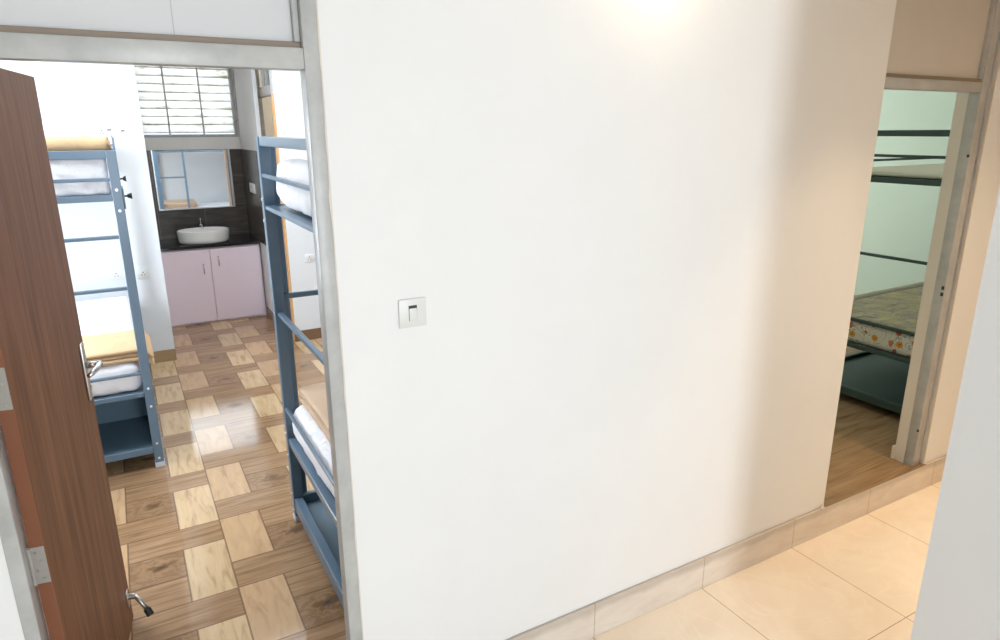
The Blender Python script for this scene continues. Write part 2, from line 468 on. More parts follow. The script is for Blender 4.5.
# the hall and passage on the camera's side
bm = boxes((-3.2, 0.25, -4.25, -4.1, ZC, H), (1.45, 2.25, -4.25, -4.1, ZC, H), (0.25, 1.45, -4.25, -4.1, ZC, 0.45), (0.25, 1.45, -4.25, -4.1, 2.45, H))
struct('wall_back', bm, M['white_wall'], 'white wall behind the camera with a window opening', 'wall')
struct('wall_left', boxes((-3.35, -3.2, -4.25, WY1, ZC, H)), M['white_wall'], 'white side wall left of the entry hall', 'wall')
struct('wall_right', boxes((2.1, 2.22, -4.1, 0.944, ZC, H), (2.22, 6.6, 0.824, 0.944, ZC, H), (6.6, 6.75, 0.824, WY0, ZC, H)), M['white_wall'],
    'white wall corner close to the camera on the right', 'wall')
struct('ceiling', boxes((-3.35, 6.75, -4.25, 7.95, H, H + 0.1)), M['ceiling'], 'white ceiling over passage and rooms', 'ceiling')
bm = boxes((0.25, 0.29, -4.2, -4.15, 0.45, 2.45), (1.41, 1.45, -4.2, -4.15, 0.45, 2.45), (0.29, 1.41, -4.2, -4.15, 0.45, 0.49), (0.29, 1.41, -4.2, -4.15, 2.41, 2.45))
struct('window_1', bm, M['alu'], 'grey window frame in the hall behind the camera', 'window')
# dormitory shell
bm = boxes((-1.3, -1.15, WY1, 3.9, 0, H), (-1.3, -1.15, 5.2, 6.24, 0, H), (-1.3, -1.15, 3.9, 5.2, 0, 0.95), (-1.3, -1.15, 3.9, 5.2, 2.25, H),
           (-1.3, 0.236, 6.12, 6.24, 0, H), (0.14, 0.236, 6.24, 7.8, 0, H))
struct('wall_dormitory_left', bm, M['room_wall'], 'white wall beside the sink niche behind the left bunk bed', 'wall')
bm = boxes((1.258, 2.86, 6.12, 6.24, 0, H), (2.86, 2.975, WY1, 6.54, 0, H))
struct('wall_dormitory_right', bm, M['room_wall'], 'white wall behind the right bunk bed', 'wall')
struct('baseboard_dormitory', boxes((1.245, 2.86, 6.108, 6.12, 0, 0.1)), M['brown_skirting'], 'brown tile skirting under the white wall behind the right bunk', 'skirting')
struct('baseboard_dormitory_left', boxes((-1.15, 0.238, 6.108, 6.12, 0, 0.1)), M['tan_skirting'], 'tan tile skirting of the wall left of the niche', 'skirting')
# sink niche: back wall with window, side wall ending at the bathroom door
WX0, WX1, WZ0, WZ1 = 0.27, 1.195, 1.835, 2.62
bm = boxes((0.145, WX0, 7.8, 7.92, 0, H), (WX1, 1.9, 7.8, 7.92, 0, H), (WX0, WX1, 7.8, 7.92, WZ1, H), (WX0, WX1, 7.8, 7.92, 0, WZ0))
struct('wall_niche', bm, M['ledge'], 'grey plastered wall around the louvre window above the sink', 'wall')
struct('wall_niche_right', boxes((1.21, 1.236, 6.76, 7.8, 0, H)), M['grey_wall'], 'grey side wall of the sink niche', 'wall')
struct('trim_niche_corner', boxes((1.206, 1.240, 6.745, 6.76, 0, H)), M['room_wall'], 'white wall end beside the bathroom door', 'trim')
bm = boxes((0.243, 1.21, 7.788, 7.8, 0.8, 1.71), (1.198, 1.21, 6.86, 7.788, 0.8, 1.71))
struct('trim_backsplash', bm, M['dark_tile'], 'dark brown tile backsplash around the wash basin', 'tiles')
struct('baseboard_niche', boxes((1.198, 1.21, 6.76, 7.19, 0, 0.1)), M['brown_skirting'], 'brown tile skirting right of the pink cabinet', 'skirting')
# bathroom seen through the narrow door
struct('wall_bathroom', boxes((1.9, 2.0, 6.24, 7.92, 0, H)), M['plain_reveal'], 'cream wall inside the bathroom', 'wall')
# green room shell
bm = boxes((6.6, 6.75, WY1, 6.55, 0, H), (2.975, 3.85, 6.42, 6.55, 0, H), (5.15, 6.6, 6.42, 6.55, 0, H), (3.85, 5.15, 6.42, 6.55, 0, 1.1), (3.85, 5.15, 6.42, 6.55, 2.3, H),
           (2.975, 2.985, WY1, 6.42, 0, H))
struct('wall_green', bm, M['mint_wall'], 'mint green walls of the room on the right', 'wall')
struct('trim_doorway_reveal', boxes((3.80, 3.885, 1.926, WY1, 0, TOP)), M['plain_reveal'], 'cream plaster reveal inside the right doorway', 'trim')
struct('baseboard_green_room', boxes((3.79, 6.6, WY1, 2.0, 0, 0.085), bev=0.004), M['pale_skirting'], 'pale skirting tile inside the right doorway', 'skirting')

# window with louvre panes
t = thing('window_2', 'louvre window of frosted glass slats above the mirror', 'window', (0, 0, 0)); t['kind'] = 'structure'
bm = boxes((WX0, WX0 + 0.03, 7.80, 7.86, WZ0, WZ1), (WX1 - 0.03, WX1, 7.785, 7.86, WZ0, WZ1), (WX0, WX1, 7.80, 7.86, WZ0, WZ0 + 0.028), (WX0, WX1, 7.80, 7.86, WZ1 - 0.03, WZ1))
obj('window_frame', bm, M['alu'], t)
bm = new()
tube(bm, [(1.168, 7.79, 2.0), (1.168, 7.76, 2.0), (1.19, 7.735, 2.005)], 0.008)
tube(bm, [(1.168, 7.79, 1.96), (1.168, 7.79, 2.06)], 0.007)
obj('window_catch', bm, M['alu'], t)
k = 0
z = WZ0 + 0.05
while z < WZ1 - 0.03:
    bm = new(); vs = box(bm, WX0 + 0.03, WX1 - 0.03, -0.0025, 0.0025, -0.046, 0.046)
    rot = Matrix.Rotation(math.radians(-24), 4, 'X')
    for v in bm.verts: v.co = rot @ v.co + Vector((0, 7.845, z + 0.035))
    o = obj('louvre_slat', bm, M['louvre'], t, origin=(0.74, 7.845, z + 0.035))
    z += 0.078
for x in (0.54, 0.862):
    bm = new(); tube(bm, [(x, 7.79, WZ0 + 0.01), (x, 7.79, WZ1 - 0.01)], 0.0085, 8)
    obj('grille_bar', bm, M['bar'], t)

# ------------------------------------------------------------------ door frames with transoms
def door_frame(name, label, x0, xi0, xi1, x1, split, pm, h0, h1, y0=WY0 - 0.004):
    t = thing(name, label, 'door frame', (0, 0, 0)); t['kind'] = 'structure'
    y1 = 1.912 if split else 1.926
    bm = new(); box(bm, x0, xi0, y0, y1, 0, TOP - 0.05, 0.003); obj('jamb', bm, M['frame'], t, 'angle')
    bm = new(); box(bm, xi1, x1, y0, y1, 0, TOP - 0.05, 0.003); obj('jamb', bm, M['frame'], t, 'angle')
    bm = new(); box(bm, xi0, xi1, y0 + 0.001, y1, h0, h1, 0.003); obj('transom_bar', bm, M['frame'], t, 'angle')
    bm = new(); box(bm, x0, x1, y0 + 0.001, y1, TOP - 0.05, TOP, 0.003); obj('head', bm, M['frame'], t, 'angle')
    # inner stop of the rebate
    bm = boxes((xi0, xi1, 1.895, 1.912, h1, 2.57)); q = obj('transom_panel', bm, pm, t)
    b = 0.016
    bm = boxes((xi0, xi1, 1.878, 1.895, h1, h1 + b), (xi0, xi1, 1.872, 1.895, 2.57 - b, 2.57), bev=0.002)
    obj('glazing_bead', bm, M['bead'], t)
    bm = boxes((xi1 - b, xi1, 1.878, 1.895, h1 + b, 2.554), bev=0.002)
    if split: box(bm, xi0, xi0 + b, 1.878, 1.895, h1 + b, 2.554, 0.002)
    obj('glazing_bead', bm, M['frame'], t)
    if split:
        bm = boxes((split - 0.001, split + 0.001, 1.8935, 1.8955, 2.12, 2.554)); obj('panel_joint', bm, M['frame'], t)
    return t
fr = door_frame('door_2', 'grey steel door frame with white transom around the left doorway', -0.372, -0.338, 0.466, 0.512, 0.17, M['panel'], 2.049, 2.102)
fr2 = door_frame('door_3', 'grey steel door frame with beige transom around the right doorway', 2.977, 2.988, 3.80, 3.868, None, M['panel_tan'], 2.064, 2.112, 1.872)
bm = new()
for z in (0.22, 1.75): box(bm, 3.7985, 3.8005, 1.872, 1.884, z, z + 0.014)
obj('screw', bm, M['plastic_dark'], fr2)
bm = new()
for z in (1.02, 1.055): box(bm, 3.7985, 3.8005, 1.876, 1.890, z, z + 0.02)
obj('strike_hole', bm, M['plastic_dark'], fr2)
bm = new(); tube(bm, [(2.93, 1.835, 0.006), (3.03, 1.90, 0.006)], 0.006, 8); tag(obj('offcut_rod', bm, M['pale_skirting']), 'short pale rod lying on the step at the foot of the right doorway', 'rod')
# crumbled plaster edge beside the frames
def plaster_edge(name, label, x, s, z0, z1):
    bm = new(); n = 60
    prev = None
    for i in range(n + 1):
        z = z0 + (z1 - z0) * i / n
        wv = 0.003 + 0.007 * max(0, noise.noise((0, 0, z * 7.3)) + 0.1) + 0.002 * noise.noise((3, 1, z * 31))
        a = bm.verts.new((x, WY0 - 0.0055, z)); b = bm.verts.new((x + s * max(0.003, wv), WY0 - 0.0055, z))
        c = bm.verts.new((x, WY0 + 0.01, z)); d = bm.verts.new((x + s * max(0.003, wv), WY0 + 0.01, z))
        if prev:
            pa, pb, pc, pd = prev
            bm.faces.new((pa, pb, b, a)); bm.faces.new((pb, pd, d, b)); bm.faces.new((pc, pa, a, c)); bm.faces.new((pd, pc, c, d))
        else: bm.faces.new((a, b, d, c))
        prev = (a, b, c, d)
    bm.faces.new((prev[0], prev[1], prev[3], prev[2]))
    struct(name, bm, M['plain_reveal'], label, 'trim')
plaster_edge('trim_plaster_left', 'ragged plaster edge beside the left door frame', 0.511, -1, 0.0, 2.58)
plaster_edge('trim_plaster_right', 'ragged plaster edge beside the right door frame', 3.886, -1, 0.0, 2.58)

# ------------------------------------------------------------------ wooden door leaf
hinge_pt = Vector((-0.2995, 1.93, 0)); far_pt = Vector((-0.184, 2.705, 0))
dv = (far_pt - hinge_pt); DL = dv.length; dv.normalize()
ang = math.atan2(dv.y, dv.x)
door = thing('door_1', 'dark walnut wooden door standing open into the dormitory', 'door', hinge_pt); door['kind'] = 'structure'
door.rotation_euler.z = ang       # local x runs along the leaf, local -y is the face seen
bm = new(); box(bm, 0.001, DL, 0, 0.035, 0.012, 2.066, 0.0015, 1); obj('door_panel', bm, M['door_wood'], door)
bm = new(); box(bm, -0.0008, 0.001, 0.0005, 0.0345, 0.013, 2.065); obj('edge_band', bm, M['door_edge'], door)
for z in (0.29, 0.79, 1.29, 1.79):
    bm = new(); box(bm, -0.0032, -0.0008, 0.002, 0.034, z - 0.055, z + 0.055, 0.0008, 1)
    h = obj('hinge', bm, M['hinge'], door)
    bm = new(); tube(bm, [(-0.004, 0.038, z - 0.055), (-0.004, 0.038, z + 0.055)], 0.006, 10)
    obj('hinge_pin', bm, M['hinge'], h)
    for q in (-0.04, -0.014, 0.014, 0.04):
        bm = new(); tube(bm, [(-0.0046, 0.018 + (0.007 if q in (-0.014, 0.04) else -0.005), z + q), (-0.0030, 0.018 + (0.007 if q in (-0.014, 0.04) else -0.005), z + q)], 0.0036, 10)
        obj('screw', bm, M['steel'], h)
# lever handle with long back plate, on the face seen and on the other
for s, y0 in ((-1, 0.0), (1, 0.035)):
    bm = new(); box(bm, DL - 0.072, DL - 0.032, y0, y0 + s * 0.008, 0.975, 1.187, 0.003)
    hp = obj('handle_plate', bm, M['steel'], door, 'angle')
    bm = new()
    tube(bm, [(DL - 0.052, y0 + s * 0.006, 1.105), (DL - 0.052, y0 + s * 0.046, 1.105)], [0.013, 0.010], 14)
    tube(bm, [(DL - 0.047, y0 + s * 0.046, 1.108), (DL - 0.07, y0 + s * 0.053, 1.110), (DL - 0.10, y0 + s * 0.050, 1.106), (DL - 0.13, y0 + s * 0.040, 1.098), (DL - 0.145, y0 + s * 0.030, 1.092)], [0.010, 0.011, 0.010, 0.009, 0.007], 14)
    obj('lever', bm, M['chrome'], hp, True)
    bm = new(); tube(bm, [(DL - 0.052, y0 + s * 0.004, 1.02), (DL - 0.052, y0 + s * 0.011, 1.02)], 0.010, 14)
    obj('key_rose', bm, M['chrome'], hp, 'angle')
# drop-down door stop near the bottom of the leaf
bm = new(); box(bm, DL - 0.062, DL - 0.03, -0.004, 0.0, 0.095, 0.165, 0.002)
sp = obj('stop_plate', bm, M['steel'], door, 'angle')
bm = new(); tube(bm, [(DL - 0.046, 0, 0.137), (DL - 0.046, -0.028, 0.137)], 0.012, 14); obj('stop_pivot', bm, M['chrome'], sp, 'angle')
bm = new(); tube(bm, [(DL - 0.046, -0.026, 0.137), (DL - 0.056, -0.048, 0.105), (DL - 0.064, -0.064, 0.075)], [0.0085, 0.0075, 0.0095], 12)
obj('stop_arm', bm, M['steel'], sp, True)
bm = new(); tube(bm, [(DL - 0.063, -0.063, 0.078), (DL - 0.070, -0.074, 0.052)], [0.0135, 0.014], 14); obj('rubber_foot', bm, M['rubber'], sp, 'angle')

# ------------------------------------------------------------------ bunk beds
def bunk(name, label, flip, loc, P, steel, panel, divider=False, group=None):
    """lx runs along the bed from the end seen, ly across it from the gangway side"""
    t = thing(name, label, 'bunk bed', loc, group)
    L, W = 1.95, P.get('W', 1.0)
    def bx(bm, a0, a1, b0, b1, z0, z1, bev=0.003):
        if flip: box(bm, a0, a1, -b0, -b1, z0, z1, bev, 1)
        else: box(bm, -b0, -b1, a0, a1, z0, z1, bev, 1)
    def pt(a, b, z): return (a, -b, z) if flip else (-b, a, z)
    def one(n, *b, m=steel, bev=0.003):
        bm = new(); bx(bm, *b, bev=bev); return obj(n, bm, m, t)
    top0, top1 = P['top']
    pw = 0.048
    for a0 in (0, L - pw):
        for b0 in (0, W - pw):
            bm = new(); bx(bm, a0, a0 + pw, b0, b0 + pw, 0.0, top1)
            # flange of the angle section
            bx(bm, a0 + (pw if a0 == 0 else -0.03), a0 + (pw + 0.03 if a0 == 0 else 0), b0 if b0 == 0 else b0 + pw - 0.006, b0 + 0.006 if b0 == 0 else b0 + pw, 0.04, P.get('flange_top', top1))
            o = obj('post', bm, steel, t)
            bm = new(); bx(bm, a0 - 0.002, a0 + pw + 0.002, b0 - 0.002, b0 + pw + 0.002, 0.0, 0.034)
            obj('foot_cap', bm, M['foot_cap'], o)
            for z in (P['plat'][1] + 0.025, P['plat'][0] - 0.05, P['low_plat'][1] + 0.02, P['low_plat'][0] - 0.06, P['shelf'][1] + 0.02, 0.06):
                bm = new()
                if a0 == 0: tube(bm, [pt(a0 - 0.005, b0 + pw / 2, z), pt(a0 + 0.001, b0 + pw / 2, z)], 0.007, 8)
                else: tube(bm, [pt(L + 0.005, b0 + pw / 2, z), pt(L - 0.001, b0 + pw / 2, z)], 0.007, 8)
                obj('bolt', bm, M['bolt'], o)
    for a0, a1 in ((0.004, 0.044), (L - 0.044, L - 0.004)):
        one('top_rail', a0, a1, pw, W - pw, top0, top1)
        g0, g1 = (a0 - 0.002, a0 + 0.013) if a0 < 1 else (a1 - 0.013, a1 + 0.002)
        one('guard_rail', g0, g1, pw, W - pw, *P['guard'])
        one('platform_rail', a0, a1, pw, W - pw, *P['plat'])
        for r in (P['rungs'] if a0 < 1 else ()): one('rung', a0 + 0.008, a1 - 0.008, pw, W - pw, r - 0.009, r + 0.009)
        one('lower_guard_rail', g0, g1, pw, W - pw, *P['low_guard'])
        one('lower_platform_rail', a0, a1, pw, W - pw, *P['low_plat'])
        one('shelf_rail', a0, a1, pw, W - pw, *P['shelf'])
    for b0 in (0.006, W - 0.036):
        one('side_rail', pw, L - pw, b0, b0 + 0.03, P['plat'][0], P['plat'][1])
        one('side_rail', pw, L - pw, b0, b0 + 0.03, P['low_plat'][0], P['low_plat'][1])
        one('shelf_side_rail', pw, L - pw, b0, b0 + 0.03, P['shelf'][0], P['shelf'][1])
    b0 = W - 0.03
    one('side_guard', pw, L - pw, b0, b0 + 0.022, top0, top0 + 0.035)
    one('side_guard', pw, L - pw, b0, b0 + 0.022, P['guard'][0], P['guard'][1])
    # ladder bay on the gangway side: one upright, rungs to the end post, guard beyond it
    one('ladder_upright', 0.442, 0.472, 0.004, 0.03, P['shelf'][1], top1)
    for r in (0.80, 1.16):
        if r == 0.80 and not P.get('low_rung'): continue
        one('ladder_rung', pw, 0.442, 0.008, 0.028, r - 0.012, r + 0.012)
    one('side_guard', 0.472, L - pw, 0.006, 0.028, top0, top0 + 0.035)
    gz = P.get('side_guard', P['guard'])
    one('side_guard', 0.472, L - pw, 0.006, 0.028, gz[0], gz[1])
    # sheet steel decks
    one('deck', 0.044, L - 0.044, 0.036, W - 0.036, P['plat'][1] - 0.016, P['plat'][1] - 0.004, m=panel, bev=0)
    one('deck', 0.044, L - 0.044, 0.036, W - 0.036, P['low_plat'][1] - 0.016, P['low_plat'][1] - 0.004, m=panel, bev=0)
    one('storage_shelf', 0.044, L - 0.044, 0.036, W - 0.036, P['shelf'][0] + 0.012, P['shelf'][0] + 0.03, m=panel, bev=0)
    if divider: one('storage_back', 0.55, 0.562, 0.036, W - 0.036, P['shelf'][0] + 0.03, P['low_plat'][0], m=panel, bev=0)
    if divider: one('storage_side', 0.05, 0.55, 0.036, 0.042, P['shelf'][0] + 0.03, P['low_plat'][0], m=panel, bev=0)
    if P.get('knobs'):
        for z, a, ln in ((1.556, 0.17, 0.045), (1.645, 0.24, 0.03)):
            bm = new(); tube(bm, [pt(a, -0.001, z), pt(a, -ln * 0.55, z)], 0.005, 10)
            tube(bm, [pt(a, -ln * 0.5, z), pt(a, -ln * 0.75, z), pt(a, -ln, z)], [0.009, 0.013, 0.017], 12)
            obj('clamp_knob', bm, M['rubber'], t, 'angle')
        bm = new(); bx(bm, 0.01, 0.2, -0.008, 0.0, 1.50, 1.61); obj('post_bracket', bm, steel, t)
    return t

PL = dict(top=(1.760, 1.803), guard=(1.648, 1.665), plat=(1.545, 1.578), rungs=(1.355, 1.075), low_guard=(0.578, 0.594),
          low_plat=(0.445, 0.474), shelf=(0.092, 0.134), knobs=True, flange_top=1.868)
PR = dict(top=(1.834, 1.873), guard=(1.703, 1.719), plat=(1.563, 1.581), rungs=(1.085,), low_guard=(0.607, 0.625),
          low_plat=(0.425, 0.462), shelf=(0.060, 0.134), low_rung=False)
PG = dict(top=(1.845, 1.882), guard=(1.715, 1.733), plat=(1.553, 1.588), side_guard=(1.655, 1.672), rungs=(1.075,), low_guard=(0.607, 0.625),
          low_plat=(0.41, 0.44), shelf=(0.055, 0.112))
BL = bunk('bunk_bed', 'blue grey steel bunk bed beside the open wooden door', False, (0.017, 4.06, 0), PL, M['blue_steel'], M['blue_panel'], True, 'blue grey bunk beds in the dormitory')
BR = bunk('bunk_bed', 'blue grey steel bunk bed just inside the right door jamb', True, (0.548, 3.125, 0), PR, M['blue_steel'], M['blue_panel'], False, 'blue grey bunk beds in the dormitory')
BG = bunk('bunk_bed', 'dark green steel bunk bed in the mint green room', True, (4.34, 3.12, 0), PG, M['green_steel'], M['green_panel'], False)

def soft_box(bm, x0, x1, y0, y1, z0, z1, r=0.04, res=0.06, amp=0.006, freq=6, seed=0, lump=None):
    """rounded, slightly uneven block of bedding"""
    nx, ny, nz = [max(3, int(round(abs(b - a) / res))) for a, b in ((x0, x1), (y0, y1), (z0, z1))]
    nz = max(nz, 4)
    vs = {}
    def V(i, j, k):
        key = (i, j, k)
        if key in vs: return vs[key]
        p = Vector((x0 + (x1 - x0) * i / nx, y0 + (y1 - y0) * j / ny, z0 + (z1 - z0) * k / nz))
        q = Vector((min(max(p.x, x0 + r), x1 - r), min(max(p.y, y0 + r), y1 - r), min(max(p.z, z0 + min(r, (z1 - z0) / 2.01)), z1 - min(r, (z1 - z0) / 2.01))))
        d = p - q
        rr = min(r, (z1 - z0) / 2.01)
        if d.length > 1e-6:
            n = d.normalized(); p = q + n * min(d.length, rr)
        else: n = Vector((0, 0, 1))
        f = noise.noise(p * freq + Vector((seed, seed * 2, 0))) + 0.5 * noise.noise(p * freq * 2.3 + Vector((seed * 3, 0, seed)))
        if k > 0: p += n * amp * f
        if lump: p = lump(p)
        vs[key] = bm.verts.new(p); return vs[key]
    for i in range(nx):
        for j in range(ny):
            bm.faces.new((V(i, j, 0), V(i, j + 1, 0), V(i + 1, j + 1, 0), V(i + 1, j, 0)))
            bm.faces.new((V(i, j, nz), V(i + 1, j, nz), V(i + 1, j + 1, nz), V(i, j + 1, nz)))
    for i in range(nx):
        for k in range(nz):
            bm.faces.new((V(i, 0, k), V(i + 1, 0, k), V(i + 1, 0, k + 1), V(i, 0, k + 1)))
            bm.faces.new((V(i, ny, k), V(i, ny, k + 1), V(i + 1, ny, k + 1), V(i + 1, ny, k)))
    for j in range(ny):
        for k in range(nz):
            bm.faces.new((V(0, j, k), V(0, j, k + 1), V(0, j + 1, k + 1), V(0, j + 1, k)))
            bm.faces.new((V(nx, j, k), V(nx, j + 1, k), V(nx, j + 1, k + 1), V(nx, j, k + 1)))

def bedding(name, label, cat, m, ext, group=None, **kw):
    bm = new(); soft_box(bm, *ext, **kw)
    c = ((ext[0] + ext[1]) / 2, (ext[2] + ext[3]) / 2, ext[4])
    return tag(obj(name, bm, m, smooth=True, origin=c), label, cat, group)

def wrinkle_end(strength, yend):
    """slanting pulls in a tucked sheet"""
    def f(p):
        s = math.sin((p.x * 1.0 + p.z * 1.6) * 52 + 2 * noise.noise(p * 6))
        p.y += -strength * max(0, s) * (1 if p.y < yend + 0.08 else 0)
        return p
    return f
# left bunk
bedding('mattress', 'white sheeted upper mattress of the left bunk bed', 'mattress', M['sheet'], (-0.91, -0.034, 4.082, 5.95, 1.577, 1.775), 'white sheeted mattresses', r=0.02, res=0.022, amp=0.004, freq=9, lump=wrinkle_end(-0.012, 4.08))
bedding('mattress', 'white sheeted lower mattress of the left bunk bed', 'mattress', M['sheet'], (-0.91, -0.034, 4.082, 5.95, 0.473, 0.648), 'white sheeted mattresses', r=0.05, res=0.022, amp=0.005, freq=9, seed=3, lump=wrinkle_end(-0.010, 4.08))
# right bunk
bedding('mattress', 'white sheeted upper mattress of the right bunk bed', 'mattress', M['sheet'], (0.70, 2.44, 2.17, 3.085, 1.578, 1.645), 'white sheeted mattresses', r=0.035, res=0.045, amp=0.006, seed=5)
bedding('mattress', 'white sheeted lower mattress of the right bunk bed', 'mattress', M['sheet'], (0.568, 2.44, 2.17, 3.075, 0.463, 0.645), 'white sheeted mattresses', r=0.06, res=0.045, amp=0.008, seed=8)

def pillow(name, label, ext, group=None, m=None, seed=0, tilt=0.0):
    x0, x1, y0, y1, z0, z1 = ext
    bm = new(); n = 22
    c = Vector(((x0 + x1) / 2, (y0 + y1) / 2, (z0 + z1) / 2))
    rows = {}
    def P(u, v, s):
        e = (max(0, 1 - abs(u) ** 2.6) * max(0, 1 - abs(v) ** 2.6)) ** 0.45
        corner = 1 - 0.06 * (abs(u * v)) ** 2
        p = Vector((u * corner * (x1 - x0) / 2, v * corner * (y1 - y0) / 2, s * e * (z1 - z0) / 2))
        p.z += (0.012 * noise.noise(Vector((u * 3 + seed, v * 3, s))) + 0.006 * noise.noise(Vector((u * 8, v * 8 + seed, s)))) * e
        return p
    for s in (1, -1):
        for i in range(n + 1):
            for j in range(n + 1):
                edge = i in (0, n) or j in (0, n)
                key = (i, j, 0 if edge else s)
                if key not in rows: rows[key] = bm.verts.new(P(2 * i / n - 1, 2 * j / n - 1, s))
    for s in (1, -1):
        for i in range(n):
            for j in range(n):
                ks = [(i, j), (i + 1, j), (i + 1, j + 1), (i, j + 1)]
                f = [rows[(a, b, 0 if (a in (0, n) or b in (0, n)) else s)] for a, b in ks]
                bm.faces.new(f if s == 1 else f[::-1])
    o = obj(name, bm, m or M['pillow'], smooth=True); o.location = c; o.rotation_euler = (tilt if isinstance(tilt, tuple) else (0, tilt, 0))
    return tag(o, label, 'pillow', group)
pillow('pillow', 'white pillow on the upper left bunk behind the rolled tan blanket', (-0.75, -0.10, 4.44, 4.92, 1.785, 1.955), 'white pillows', seed=1)

def folded(name, label, m, axis, ext, layers, group, seed=0, roll=False):
    """blanket folded in layers; the round fold faces the end of the bed"""
    x0, x1, y0, y1, z0, z1 = ext
    bm = new()
    h = (z1 - z0) / layers
    for k in range(layers):
        a = z0 + k * h + 0.0006; b = z0 + (k + 1) * h - 0.0006
        j = 0.010 * noise.noise(Vector((seed, k * 2.7, 0)))
        jj = 0.012 * noise.noise(Vector((seed + 5, k * 1.9, 0)))
        soft_box(bm, x0 + jj, x1 + jj, y0 + j, y1 + j * 0.5, a, b, r=h * 0.5, res=0.03, amp=0.0035, freq=5, seed=seed + k)
    c = ((x0 + x1) / 2, (y0 + y1) / 2, z0)
    return tag(obj(name, bm, m, smooth=True, origin=c), label, 'blanket', group)
# rolled blanket on the upper left bed: spiral section
def spiral_blanket():
    bm = new(); x0, x1 = -0.80, -0.004
    cy, cz = 4.165, 1.830
    nS = 110; pts = []
    for i in range(nS + 1):
        th = i / nS * 2 * PI * 3.0
        r = 0.012 + (0.047 - 0.012) * i / nS
        pts.append((r, th))
    th_ = 0.0065
    nx = 34
    grid = []
    for s in (-1, 1):
        g = []
        for j in range(nx + 1):
            x = x0 + (x1 - x0) * j / nx
            row = []
            for i, (r, th) in enumerate(pts):
                rr = r + s * th_ / 2
                p = Vector((x + 0.01 * math.sin(th * 0.7) * (1 if j == nx else 0) + 0.012 * (1 - r / 0.056) * (-1 if j == nx else 1 if j == 0 else 0),
                            cy + 1.25 * rr * math.cos(th), cz + rr * math.sin(th)))
                f = 0.004 * noise.noise(p * 9) + 0.003 * noise.noise(Vector((x * 22, th, 0)))
                p.z += f; p.y += f
                if x > -0.13: p.z += 0.006 * math.sin((x + 0.13) * 40 + th)
                row.append(bm.verts.new(p))
            g.append(row)
        grid.append(g)
    for s, g in enumerate(grid):
        for j in range(nx):
            for i in range(nS):
                q = (g[j][i], g[j][i + 1], g[j + 1][i + 1], g[j + 1][i])
                bm.faces.new(q)
    for j in (0, nx):
        for i in range(nS): bm.faces.new((grid[0][j][i], grid[0][j][i + 1], grid[1][j][i + 1], grid[1][j][i]))
    for i in (0, nS):
        for j in range(nx): bm.faces.new((grid[0][j][i], grid[0][j + 1][i], grid[1][j + 1][i], grid[1][j][i]))
    c = (-0.4, cy, 1.75)
    return tag(obj('blanket', bm, M['tan_blanket'], smooth=True, origin=c), 'rolled tan blanket at the end of the upper left bunk', 'blanket', 'tan blankets')
spiral_blanket()

def folded_blanket(label, m, x0, x1, y0, y1, z0, th, seed, droop=None, group='tan blankets'):
    """blanket folded three times: the front edge shows one big round fold with a seam under it"""
    bm = new(); L = 3; h = th / L
    def lump(p):
        if droop: p = droop(p)
        return p
    for k in range(L):
        j = (0.0, 0.012, 0.004)[k]
        soft_box(bm, x0 + (0.008 if k == 1 else 0), x1 - (0.01 if k == 1 else 0), y0 + j, y1 - j, z0 + k * h + 0.0005, z0 + (k + 1) * h - 0.0005, r=h * 0.5, res=0.026, amp=0.006, freq=4.5, seed=seed, lump=lump)
    c = ((x0 + x1) / 2, (y0 + y1) / 2, z0)
    return tag(obj('blanket', bm, m, smooth=True, origin=c), label, 'blanket', group)
def droop_left(p):
    if p.x > -0.03:
        d = p.x + 0.03; p.z -= d * d * 9.0
    return p
folded_blanket('folded tan blanket on the lower left bunk, overhanging its side', M['tan_blanket'], -0.80, 0.048, 4.09, 4.56, 0.652, 0.072, 2, droop_left)
folded_blanket('folded beige blanket on the lower right bunk', M['beige_blanket'], 0.615, 1.15, 2.26, 3.062, 0.652, 0.075, 9, None, 'beige blankets')
# upper right: pillow and gathered sheet at the end of the bed
bm = new()
def heap(bm, c, sx, sy, sz, seed, n=40):
    for i in range(n + 1):
        pass
    vs = []
    for i in range(n + 1):
        th = PI * i / n; row = []
        for k in range(2 * n):
            ph = 2 * PI * k / (2 * n)
            d = Vector((math.sin(th) * math.cos(ph), math.sin(th) * math.sin(ph), math.cos(th)))
            e = Vector([math.copysign(abs(q) ** 0.62, q) for q in d])
            p = Vector((c[0] + e.x * sx, c[1] + e.y * sy, c[2] + e.z * sz))
            f = noise.noise(p * 9 + Vector((seed, 0, 0))) + 0.6 * noise.noise(p * 21 + Vector((0, seed, 0)))
            p += d * 0.011 * f
            row.append(p)
        vs.append(row)
    V = [[bm.verts.new(p) for p in row] for row in vs[1:-1]]
    a = bm.verts.new(vs[0][0]); b = bm.verts.new(vs[-1][0])
    for r0, r1 in zip(V, V[1:]):
        for k in range(2 * n): bm.faces.new((r0[k], r1[k], r1[(k + 1) % (2 * n)], r0[(k + 1) % (2 * n)]))
    for k in range(2 * n):
        bm.faces.new((a, V[0][k], V[0][(k + 1) % (2 * n)])); bm.faces.new((b, V[-1][(k + 1) % (2 * n)], V[-1][k]))
pillow('pillow', 'white pillow on the upper right bunk behind the guard rail', (0.69, 1.10, 2.30, 3.06, 1.655, 1.82), 'white pillows', seed=6)
bm = new(); heap(bm, (0.632, 2.61, 1.688), 0.056, 0.44, 0.100, 4)
tag(obj('bed_sheet', bm, M['sheet'], smooth=True, origin=(0.66, 2.62, 1.585)), 'crumpled white sheet at the end of the upper right bunk', 'sheet')

